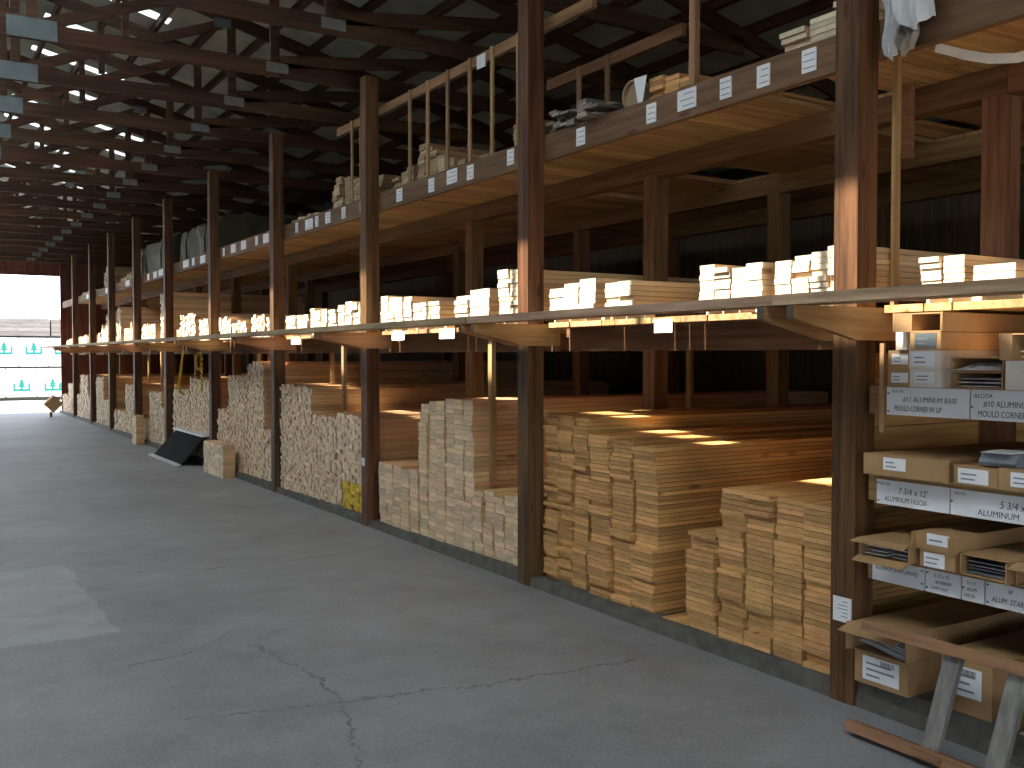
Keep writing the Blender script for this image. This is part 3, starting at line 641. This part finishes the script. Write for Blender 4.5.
# ------------------------------------------------------------------ carton bay on the right
SH = [(1.56, 'top'), (1.145, 'middle'), (.765, 'low')]
for z, w in SH:
    S = thing('carton_shelf', w + ' wooden shelf of the carton bay', 'shelf', (4.4, 1.7, z), 'shelves of the carton bay')
    part(bx(3.95, 5.06, .46, 3.08, z - .03, z), 'shelf_board', 'beam', S)
    part(bx(3.93, 3.949, .46, 3.08, z - .135, z - .0), 'shelf_edge', 'rail', S)
    part(bx(4.9, 5.06, .46, 3.08, z - .12, z - .031), 'bearer', 'beam', S)
single(bx(3.912, 3.9285, 2.99, 3.012, 1.34, 1.76), 'edge_strip', 'stick', 'narrow pale upright strip beside the top carton shelf', 'strip', (3.91, 3.095, 1.30))
for k in range(4):
    single(bx(4.06, 6.4, 3.255, 3.27, .96 + .19 * k, 1.145 + .19 * k), 'partition_board', 'board', '%s partition board behind the cartons beside the nearest post' % nth(k, 4, 'lowest', 'highest'), 'board', (5, 3.26, .96 + .19 * k), 'partition boards beside the cartons')
def sign(y0, y1, z0, z1, label, lines, dots=((.012, .016), (.012, .10))):
    S = thing('shelf_sign', label, 'sign', (3.92, (y0 + y1) / 2, z0), 'hand lettered shelf signs')
    part(bx(3.922, 3.9285, y0 + .002, y1 - .002, z0, z1), 'sign_card', 'sign', S)
    for body, size, dy, dz, sx in lines:
        text(body, size, 3.9212, y1 - dy, z0 + dz, S, 'ink', shear=random.uniform(.05, .2), sx=sx)
    for dy, dz in dots:
        mb = MB(); mb.v = []; cy, cz = y1 - dy, z0 + dz
        mb.box(3.9195, 3.9218, cy - .004, cy + .004, cz - .004, cz + .004); part(mb, 'nail_head', 'ink', S)
sign(2.555, 2.98, 1.425, 1.555, 'white shelf sign reading aluminium base mould corner with lip', [('ALCOA', .018, .03, .105, 1), ('#11 ALUMINUM BASE', .034, .09, .064, .85), ('MOULD CORNER W/ LIP', .036, .045, .020, .62)])
sign(1.95, 2.552, 1.425, 1.555, 'white shelf sign at the right end of the top row of signs', [('ALCOA', .026, .015, .095, 1), ('#10 ALUMINUM BASE', .036, .06, .058, .85), ('MOULD CORNER (WHITE)', .038, .035, .014, .72)], ((.008, .055),))
sign(2.645, 3.03, 1.0, 1.115, 'white shelf sign directly below the wide flat carton', [('ALCOA', .016, .02, .092, 1), ('7 3/4 x 12\'', .042, .12, .058, .85), ('ALUMINUM FASCIA', .036, .045, .018, .72)])
sign(1.95, 2.642, 1.0, 1.115, 'white fascia sign at the right end of the middle row of signs', [('ALCOA', .016, .02, .092, 1), ('5 3/4 x 12\'', .046, .23, .055, .85), ('ALUMINUM   FASCIA', .038, .13, .014, .95)], ((.008, .06),))
sign(2.765, 3.05, .632, .735, 'low white shelf sign nearest the post', [('ALUMINUM SOFFIT (WHITE)', .026, .02, .055, .7)], ((.272, .088), (.272, .03)))
sign(2.585, 2.762, .632, .735, 'low white shelf sign with three short lines, second from the post', [('5 1/2 x 12', .022, .045, .074, .8), ('ALUMINUM', .022, .05, .045, .7), ('SOFFIT VENT', .018, .03, .018, .8)], ((.01, .088), (.01, .02)))
sign(2.475, 2.582, .632, .735, 'small low white shelf sign, third from the post', [('5 x 12', .022, .025, .074, .7), ('ALUM', .022, .025, .045, .8), ('FASCIA', .02, .012, .018, .8)], ((.008, .055),))
sign(1.95, 2.472, .632, .735, 'long low white shelf sign at the right end of the lowest row', [('10\'', .026, .10, .068, .8), ('ALUM  STARTER STRIP', .034, .03, .022, .75)], ((.012, .09), (.012, .015)))

def carton(y0, y1, z0, z1, label, x0=3.86, L=1.2, openf=True, mat='carton', lab=None, flaps=(), seam=False, group='cartons in the carton bay', labcol='paper', lines=3, loc=None, big=False):
    C = thing('carton', label, 'carton', (x0, (y0 + y1) / 2, z0), group); t = .005; x1 = x0 + L
    mb = MB()
    mb.box(x0, x1, y0, y1, z0, z0 + t); mb.box(x0, x1, y0, y1, z1 - t, z1); mb.box(x0, x1, y0, y0 + t, z0 + t, z1 - t); mb.box(x0, x1, y1 - t, y1, z0 + t, z1 - t); mb.box(x1 - t, x1, y0 + t, y1 - t, z0 + t, z1 - t)
    part(mb, 'body', mat, C)
    if not openf:
        part(bx(x0 + .001, x0 + .001 + t, y0 + t, y1 - t, z0 + t, z1 - t), 'end_panel', mat, C)
        if seam: part(bx(x0 - .0008, x0 + .0008, y0 + .004, y1 - .004, (z0 + z1) / 2 - .012, (z0 + z1) / 2 + .012), 'tape', 'carton_in', C)
    for side, ln, drop in flaps:
        if side == 'top': m = MB().hexa([(x0, y0, z1 - t), (x0, y1, z1 - t), (x0 - ln, y1 + .01, z1 - t - drop), (x0 - ln, y0 - .01, z1 - t - drop), (x0, y0, z1), (x0, y1, z1), (x0 - ln, y1 + .01, z1 - drop), (x0 - ln, y0 - .01, z1 - drop)])
        elif side == 'bottom': m = MB().hexa([(x0, y0, z0), (x0, y1, z0), (x0 - ln, y1, z0 - drop), (x0 - ln, y0, z0 - drop), (x0, y0, z0 + t), (x0, y1, z0 + t), (x0 - ln, y1, z0 + t - drop), (x0 - ln, y0, z0 + t - drop)])
        elif side == 'near': m = MB().hexa([(x0, y0, z0), (x0, y0 + t, z0), (x0 - ln, y0 + t - drop, z0), (x0 - ln, y0 - drop, z0), (x0, y0, z1), (x0, y0 + t, z1), (x0 - ln, y0 + t - drop, z1), (x0 - ln, y0 - drop, z1)])
        else: m = MB().hexa([(x0, y1 - t, z0), (x0, y1, z0), (x0 - ln, y1 + drop, z0), (x0 - ln, y1 - t + drop, z0), (x0, y1 - t, z1), (x0, y1, z1), (x0 - ln, y1 + drop, z1), (x0 - ln, y1 - t + drop, z1)])
        part(m, 'flap', mat, C)
    if lab:
        a, b, c, d = lab      # fractions of the end: from far side, from bottom
        ya, yb = y1 - (y1 - y0) * b, y1 - (y1 - y0) * a; za, zb = z0 + (z1 - z0) * c, z0 + (z1 - z0) * d
        xl = x0 - .0022
        if openf: part(bx(x0 + .0002, x0 + .004, y0 + t, y1 - t, z0 + t, zb + .004), 'end_panel', mat, C)
        P = part(bx(xl, x0 - .0003, ya, yb, za, zb), 'label', labcol, C)
        h = (zb - za) / (lines + 1)
        for r in range(lines):
            yy = yb - (yb - ya) * .1; e = (yb - ya) * random.uniform(.35, .8)
            part(bx(xl - .0007, xl - .0001, yy - e, yy, za + h * (r + .7), za + h * (r + .7) + h * .3), 'printed_line', 'ink_grey', P)
        if big:
            for q in range(12):
                yy = ya + (yb - ya) * (.15 + .03 * q); part(bx(xl - .0007, xl - .0001, yy, yy + (yb - ya) * random.choice((.008, .018)), zb - h * 1.1, zb - h * .3), 'bar_code', 'ink', P)
    return C
# top shelf
zs = 1.5605
carton(2.81, 2.945, zs, zs + .083, 'lower brown carton nearest the post on the top carton shelf', openf=False, lab=(.15, .8, .2, .75), x0=3.885, lines=2)
carton(2.812, 2.943, zs + .085, zs + .165, 'upper brown carton nearest the post on the top carton shelf', openf=False, lab=(.15, .8, .2, .8), x0=3.885, lines=2)
carton(2.665, 2.803, zs, zs + .08, 'bottom carton of the sunlit carton column on the top shelf', openf=False, mat='carton_white', lab=(.18, .9, .25, .85), x0=3.85, lines=2)
carton(2.668, 2.803, zs + .082, zs + .165, 'second carton up in the sunlit column on the top shelf', openf=False, mat='carton_white', lab=(.1, .95, .15, .9), x0=3.845, lines=2)
carton(2.645, 2.80, zs + .167, zs + .245, 'third carton up in the sunlit column with a grey label', openf=False, mat='carton', lab=(.16, .86, .12, .95), x0=3.845, labcol='plate', lines=2)
carton(2.648, 2.80, zs + .247, zs + .332, 'open carton with spread flaps topping the sunlit column', openf=True, x0=3.85, flaps=(('far', .06, .05), ('near', .05, .04)))
single(bx(3.86, 3.90, 2.83, 2.885, zs + .167, zs + .325), 'white_box', 'carton_white', 'narrow upright white box glowing beside the bracket of the nearest post', 'carton', (3.88, 2.857, zs + .167))
carton(2.375, 2.61, zs, zs + .072, 'low open carton holding white wrapped trim on the top shelf', openf=True, x0=3.87, flaps=(('near', .03, .02),))
carton(2.372, 2.612, zs + .074, zs + .135, 'shallow open carton with crumpled white film on the top shelf', openf=True, x0=3.87, mat='carton')
carton(2.06, 2.345, zs, zs + .12, 'pale carton with white label at the right end of the top shelf', openf=False, mat='carton_white', lab=(.3, .9, .3, .7), x0=3.84, lines=2)
carton(2.07, 2.335, zs + .122, zs + .232, 'open carton with dark inside at the right end of the top shelf', openf=True, x0=3.86, flaps=(('far', .05, .02),))
# middle shelf
zm = 1.1455
carton(2.615, 3.04, zm, zm + .098, 'wide flat brown carton beside the post on the middle shelf', openf=False, lab=(.26, .54, .3, .88), x0=3.84, lines=2, flaps=(('near', .012, .03),))
carton(2.385, 2.585, zm, zm + .085, 'small brown carton with large label on the middle shelf', openf=False, lab=(.1, .8, .1, .85), x0=3.86, lines=2)
carton(2.08, 2.375, zm, zm + .092, 'brown carton at the right end of the middle shelf', openf=False, lab=(.18, .62, .2, .85), x0=3.85, lines=2)
# low shelf
zl = .7655
carton(2.76, 3.03, zl, zl + .085, 'torn open carton with two slots of pale trim on the low shelf', openf=True, x0=3.80, flaps=(('top', .05, .012), ('bottom', .05, .02)))
carton(2.555, 2.725, zl, zl + .075, 'lower carton with white label in the middle of the low shelf', openf=True, lab=(.12, .72, .05, .9), x0=3.83, lines=2)
carton(2.545, 2.742, zl + .077, zl + .155, 'upper carton with ripped end in the middle of the low shelf', openf=True, x0=3.82, lab=(.3, .85, .35, .98), flaps=(('far', .03, .0), ('near', .05, .0)), lines=1)
carton(2.30, 2.53, zl, zl + .09, 'open carton of grey trim with folded flaps on the low shelf', openf=True, x0=3.83, flaps=(('near', .05, .008),))
carton(2.03, 2.28, zl, zl + .095, 'open carton at the right end of the low shelf', openf=True, x0=3.83, flaps=(('top', .05, .02),))
# floor level
zf = .0885
single(bx(3.905, 4.9, .5, 3.11, .0645, .140), 'sill_board', 'kerb', 'grey dusty sill board under the floor level cartons', 'board', (4.2, 1.8, .0965))
zq = .1405
carton(2.80, 3.095, zq, zq + .155, 'brown carton with bar code label on the sill beside the post', openf=False, lab=(.16, .84, .15, .88), x0=3.86, lines=3, big=True)
carton(2.80, 3.098, zq + .157, zq + .29, 'open carton of grey sheets on top of the bar code carton', openf=True, x0=3.84, flaps=(('top', .09, .03), ('far', .03, .01)))
carton(2.42, 2.66, zq, zq + .25, 'brown carton with printed label behind the ladder', openf=False, lab=(.05, .8, .3, .82), x0=3.90, lines=3, big=True)
carton(2.03, 2.30, zq, zq + .13, 'open carton with crumpled film behind the ladder end', openf=True, x0=3.88)
# contents
def strips(y0, y1, z0, z1, n, x0, label, mat='alu', L=1.15, curve=.0):
    for k in range(n):
        z = z0 + (z1 - z0) * k / max(1, n); t = min(.004, (z1 - z0) / n * .6)
        mb = MB(); m = 6
        xa = x0 + random.uniform(0, .03)
        for i in range(m):
            a, b = y0 + (y1 - y0) * i / m, y0 + (y1 - y0) * (i + 1) / m
            za = z + curve * math.sin(math.pi * .5 * i / m) ** 2; zb = z + curve * math.sin(math.pi * .5 * (i + 1) / m) ** 2
            mb.hexa([(xa, a, za), (x0 + L, a, za), (x0 + L, b, zb), (xa, b, zb), (xa, a, za + t), (x0 + L, a, za + t), (x0 + L, b, zb + t), (xa, b, zb + t)])
        single(mb, 'metal_strip', mat, ('%s ' % nth(k, n, 'lowest', 'topmost') if n > 1 else '') + label, 'strip', (x0, (y0 + y1) / 2, z), 'metal strips in the cartons')
strips(2.812, 3.07, zq + .165, zq + .225, 5, 3.86, 'pale sheet in the open carton above the bar code', 'alu', curve=.03)
strips(2.31, 2.52, zl + .008, zl + .07, 4, 3.85, 'grey strip in the flapped carton on the low shelf', 'alu_grey')
strips(2.775, 2.87, zl + .01, zl + .06, 3, 3.82, 'trim piece in the right slot of the torn carton', 'alu')
strips(2.90, 3.01, zl + .01, zl + .06, 3, 3.82, 'trim piece in the left slot of the torn carton', 'alu')
strips(2.04, 2.26, zl + .01, zl + .05, 3, 3.85, 'strip in the carton at the right end of the low shelf', 'alu')
strips(2.09, 2.32, zs + .135, zs + .20, 3, 3.90, 'dark trim in the open carton at the right end of the top shelf', 'alu_grey')
strips(2.40, 2.59, zs + .008, zs + .055, 3, 3.88, 'white trim in the low open carton on the top shelf', 'alu')
def crumple(y0, y1, x0, x1, z0, z1, label, name, mat, seed):
    rnd = random.Random(seed); nx, ny = 10, 12; mb = MB()
    H = [[rnd.random() for _ in range(ny + 1)] for _ in range(nx + 1)]
    for lay in (0, 1):
        for i in range(nx + 1):
            for j in range(ny + 1):
                e = math.sin(math.pi * i / nx) ** .5 * math.sin(math.pi * j / ny) ** .5 if 0 < i < nx and 0 < j < ny else 0
                z = z0 + .002 + (z1 - z0) * e * (.45 + .55 * H[i][j]) if lay else z0
                mb.v.append((x0 + (x1 - x0) * i / nx + (rnd.uniform(-.004, .004) if lay and e else 0), y0 + (y1 - y0) * j / ny, z))
    q = (nx + 1) * (ny + 1); I = lambda i, j: i * (ny + 1) + j
    for i in range(nx):
        for j in range(ny):
            mb.f.append((q + I(i, j), q + I(i + 1, j), q + I(i + 1, j + 1), q + I(i, j + 1))); mb.f.append((I(i, j), I(i, j + 1), I(i + 1, j + 1), I(i + 1, j)))
    for i in range(nx):
        mb.f += [(I(i, 0), I(i + 1, 0), q + I(i + 1, 0), q + I(i, 0)), (I(i, ny), q + I(i, ny), q + I(i + 1, ny), I(i + 1, ny))]
    for j in range(ny):
        mb.f += [(I(0, j), q + I(0, j), q + I(0, j + 1), I(0, j + 1)), (I(nx, j), I(nx, j + 1), q + I(nx, j + 1), q + I(nx, j))]
    return single(mb, name, mat, label, 'plastic', ((x0 + x1) / 2, (y0 + y1) / 2, z0))
crumple(2.383, 2.605, 3.86, 4.4, zs + .0795, zs + .128, 'crumpled white film filling the shallow carton on the top shelf', 'plastic_film', 'film', 3)
gb = thing('plastic_bundle', 'dark grey plastic bundle with white paper lying on the middle shelf cartons', 'bundle', (3.95, 2.39, zm + .0925))
part(MB().prism_y([(3.86, zm + .0935), (3.84, zm + .11), (3.87, zm + .145), (4.5, zm + .15), (4.5, zm + .0935)], 2.30, 2.46), 'wrapping', 'alu_grey', gb)
part(MB().hexa([(3.862, 2.33, zm + .147), (3.99, 2.33, zm + .148), (3.99, 2.45, zm + .148), (3.862, 2.45, zm + .147), (3.83, 2.33, zm + .152), (3.99, 2.33, zm + .155), (3.99, 2.45, zm + .155), (3.83, 2.45, zm + .152)]), 'paper', 'paper', gb)
crumple(2.05, 2.28, 3.87, 4.3, zq + .006, zq + .12, 'crumpled dark film in the carton behind the ladder end', 'plastic_film', 'alu', 8)

# wooden ladder lying on its side against the cartons
LD = thing('wooden_ladder', 'homemade wooden ladder with grey rungs leaning on its side against the cartons', 'ladder', (3.68, 2.2, 0))
part(MB().bar((3.60, 2.90, .035), (3.60, .95, .035), .09, .05, up=(.35, 0, 1)), 'rail', 'ladder', LD)
part(MB().bar((3.70, 2.90, .47), (3.70, .95, .47), .09, .05, up=(.35, 0, 1)), 'rail', 'ladder', LD)
for y in (2.47, 2.19, 1.9, 1.6, 1.3):
    part(MB().bar((3.60, y + .03, .06), (3.695, y - .01, .447), .075, .03, up=(-1, 0, .28)), 'rung', 'rung', LD)
    part(MB().bar((3.545, y + .09, .052), (3.545, y - .05, .052), .018, .022), 'cleat', 'ladder', LD)

# plastic bag hanging over the upper shelf edge and bent vinyl strip
bag = thing('plastic_bag', 'crumpled white plastic bag hanging over the upper shelf edge by the nearest post', 'bag', (4.0, 2.95, 3.12))
def cloth(y0, y1, ztop, zbot, xo, seed, name, mat, taper=.0, slant=0.0):
    rnd = random.Random(seed); nu, nv = 14, 12; mb = MB()
    ph = [rnd.uniform(0, 6.3) for _ in range(6)]
    P = []
    for i in range(nu + 1):
        for j in range(nv + 1):
            u, v = i / nu, j / nv
            yc = (y0 + y1) / 2; hw = (y1 - y0) / 2 * (1 - taper * v)
            y = yc + (u * 2 - 1) * hw + slant * v + .012 * math.sin(9 * v + ph[0])
            x = xo - .03 - .022 * math.sin(u * 13 + ph[1] + 2 * v) - .012 * math.sin(u * 27 + ph[2] - 5 * v) - .012 * math.sin(v * 8 + ph[3]) - .02 * v
            z = ztop + (zbot - ztop) * v + .02 * v * math.sin(u * 8 + ph[4])
            P.append(Vector((x, y, z)))
    m = len(P)
    for p in P: mb.v.append(tuple(p))
    for p in P: mb.v.append((p.x + .004, p.y, p.z))
    I = lambda i, j: i * (nv + 1) + j
    for i in range(nu):
        for j in range(nv):
            mb.f.append((I(i, j), I(i, j + 1), I(i + 1, j + 1), I(i + 1, j))); mb.f.append((m + I(i, j), m + I(i + 1, j), m + I(i + 1, j + 1), m + I(i, j + 1)))
    for j in range(nv):
        mb.f += [(I(0, j), m + I(0, j), m + I(0, j + 1), I(0, j + 1)), (I(nu, j), I(nu, j + 1), m + I(nu, j + 1), m + I(nu, j))]
    for i in range(nu):
        mb.f += [(I(i, 0), I(i + 1, 0), m + I(i + 1, 0), m + I(i, 0)), (I(i, nv), m + I(i, nv), m + I(i + 1, nv), I(i + 1, nv))]
    return part(mb, name, mat, bag)
cloth(2.94, 3.105, 3.62, 3.10, 3.985, 2, 'bag_fold', 'film', taper=.7, slant=-.06)
cloth(2.70, 2.96, 3.62, 3.205, 3.975, 4, 'bag_fold', 'film', taper=.25, slant=.02)
cloth(2.855, 2.955, 3.30, 3.105, 4.0, 6, 'clear_fold', 'film_grey', taper=.1)
vs = MB(); pts = []
for (x, y, z) in ((4.09, 2.86, 3.135), (4.13, 2.76, 3.085), (4.18, 2.66, 3.045), (4.22, 2.55, 3.026), (4.24, 2.42, 3.035), (4.25, 2.25, 3.08), (4.26, 2.05, 3.12)): pts.append((x, y, z))
for a, b in zip(pts, pts[1:]): vs.bar(a, (b[0], b[1] - .004, b[2]), .004, .045, up=(-.6, 0, 1))
single(vs, 'vinyl_strip', 'vinyl', 'bent white vinyl strip sagging under the upper shelf at the right', 'strip', (4.09, 2.86, 3.135))

# ------------------------------------------------------------------ small things along the aisle
pn = thing('leaning_panel', 'black panel with pale edge strips leaning on the stacks before the fifth post', 'panel', (3.7, 16.4, 0))
part(MB().hexa([(3.56, 15.5, .005), (3.60, 15.5, .005), (3.60, 17.4, .005), (3.56, 17.4, .005), (3.86, 15.15, .46), (3.90, 15.15, .46), (3.90, 17.0, .46), (3.86, 17.0, .46)]), 'panel_face', 'black', pn)
part(MB().bar((3.87, 15.12, .475), (3.87, 17.02, .475), .10, .03), 'edge_strip', 'alu', pn)
part(MB().bar((3.54, 15.48, .014), (3.54, 17.45, .014), .09, .024), 'edge_strip', 'alu', pn)
tc = thing('tilted_box', 'tan box tilted on its edge at the foot of the farthest post', 'box', (3.72, 30.0, 0))
part(MB().bar((3.35, 30.0, .24), (3.60, 30.0, .49), .4, .34), 'box_body', 'carton', tc)
part(MB().bar((3.42, 30.0, 0.0), (3.42, 30.0, .14), .06, .06, up=(1, 0, 0)), 'stand', 'beam', tc)
single(MB().tube([(3.80, 16.2, 1.775), (3.79, 16.3, 1.55), (3.80, 16.45, 1.3), (3.83, 16.6, 1.12), (3.92, 16.7, 1.06)], .022), 'yellow_strap', 'yellow', 'yellow strap hanging slanted from the lower shelf over the studs', 'strap', (3.8, 16.2, 1.775), 'yellow straps')
lp = MB(); lp.tube([(3.80, 15.06 + .05 * math.sin(k * 1.1), 1.775 - .012 * k) for k in range(50)], .016); lp.tube([(3.79, 15.2 + .14 * math.cos(k * .42), 1.62 + .13 * math.sin(k * .42)) for k in range(34)], .014)
single(lp, 'yellow_strap', 'yellow', 'looped yellow strap hanging beside the fifth front post', 'strap', (3.8, 15.06, 1.775), 'yellow straps')

# ------------------------------------------------------------------ yard beyond the far opening
def logo(mb, x, y, z, s):
    mb.box(x - .30 * s, x + .30 * s, y - .004, y, z - .22 * s, z - .12 * s); mb.box(x - .30 * s, x - .22 * s, y - .004, y, z - .12 * s, z + .10 * s); mb.box(x + .22 * s, x + .30 * s, y - .004, y, z - .12 * s, z + .10 * s)
    mb.box(x - .04 * s, x + .04 * s, y - .004, y, z - .12 * s, z + .16 * s)
    for q, w in ((.0, .18), (.10, .14), (.2, .09)): mb.prism_y([(x - w * s, z - .06 * s + q * s), (x + w * s, z - .06 * s + q * s), (x, z + .08 * s + q * s)], y - .008 - .003 * q * 10, y - .005)
for r, (z0, z1, x0, pit) in enumerate(((.12, 1.22, 3.77 - 4 * 1.09, 1.09), (1.30, 2.40, 4.21 - 4 * 1.03, 1.03))):
    for k in range(9):
        xc = x0 + pit * k
        P = thing('wrapped_pack', 'white wrapped lumber pack in the yard, %s row, %s from the left' % (('lower', 'upper')[r], ordn(k + 1)), 'pack', (xc, 43, z0), 'white wrapped packs in the yard')
        mb = MB(); w = pit / 2 - .012
        c = .03
        mb.prism_y([(xc - w, z0 + c), (xc - w + c, z0), (xc + w - c, z0), (xc + w, z0 + c), (xc + w, z1 - c), (xc + w - c, z1), (xc - w + c, z1), (xc - w, z1 - c)], 42, 46)
        part(mb, 'wrap', 'wrap', P); lg = MB(); logo(lg, xc, 41.998, (z0 + z1) / 2 - (.12 if r == 0 else -.12), 1.0); part(lg, 'printed_mark', 'teal', P)
    for k in range(3):
        yb = 42.4 + k * 1.4
        single(bx(-1.0, 9.2, yb, yb + .09, z0 - (.15 if r == 0 else .08) + .0, z0 - .002), 'bearer', 'greypack', '%s bearer under the %s row of white packs' % (nth(k, 3, 'front', 'rear'), ('lower', 'upper')[r]), 'bearer', (4, yb, z0 - .1), 'bearers under the packs')
for k in range(3):
    yb = 42.5 + k * 1.4
    single(bx(-2.2, 9.4, yb, yb + .09, 2.402, 2.4795), 'bearer', 'greypack', '%s bearer under the grey packs' % nth(k, 3, 'front', 'rear'), 'bearer', (4, yb, 2.402), 'bearers under the packs')
for k in range(5):
    xa = -2.2 + 2.35 * k; mb = MB()
    for r in range(4):
        mb.box(xa, xa + 2.3, 42.1, 45.8, 2.48 + .17 * r, 2.48 + .17 * r + .163)
    single(mb, 'weathered_pack', 'greypack', 'weathered grey lumber pack on top of the white packs, %s from the left' % ordn(k + 1), 'pack', (xa + 1, 44, 2.48), 'grey packs in the yard')
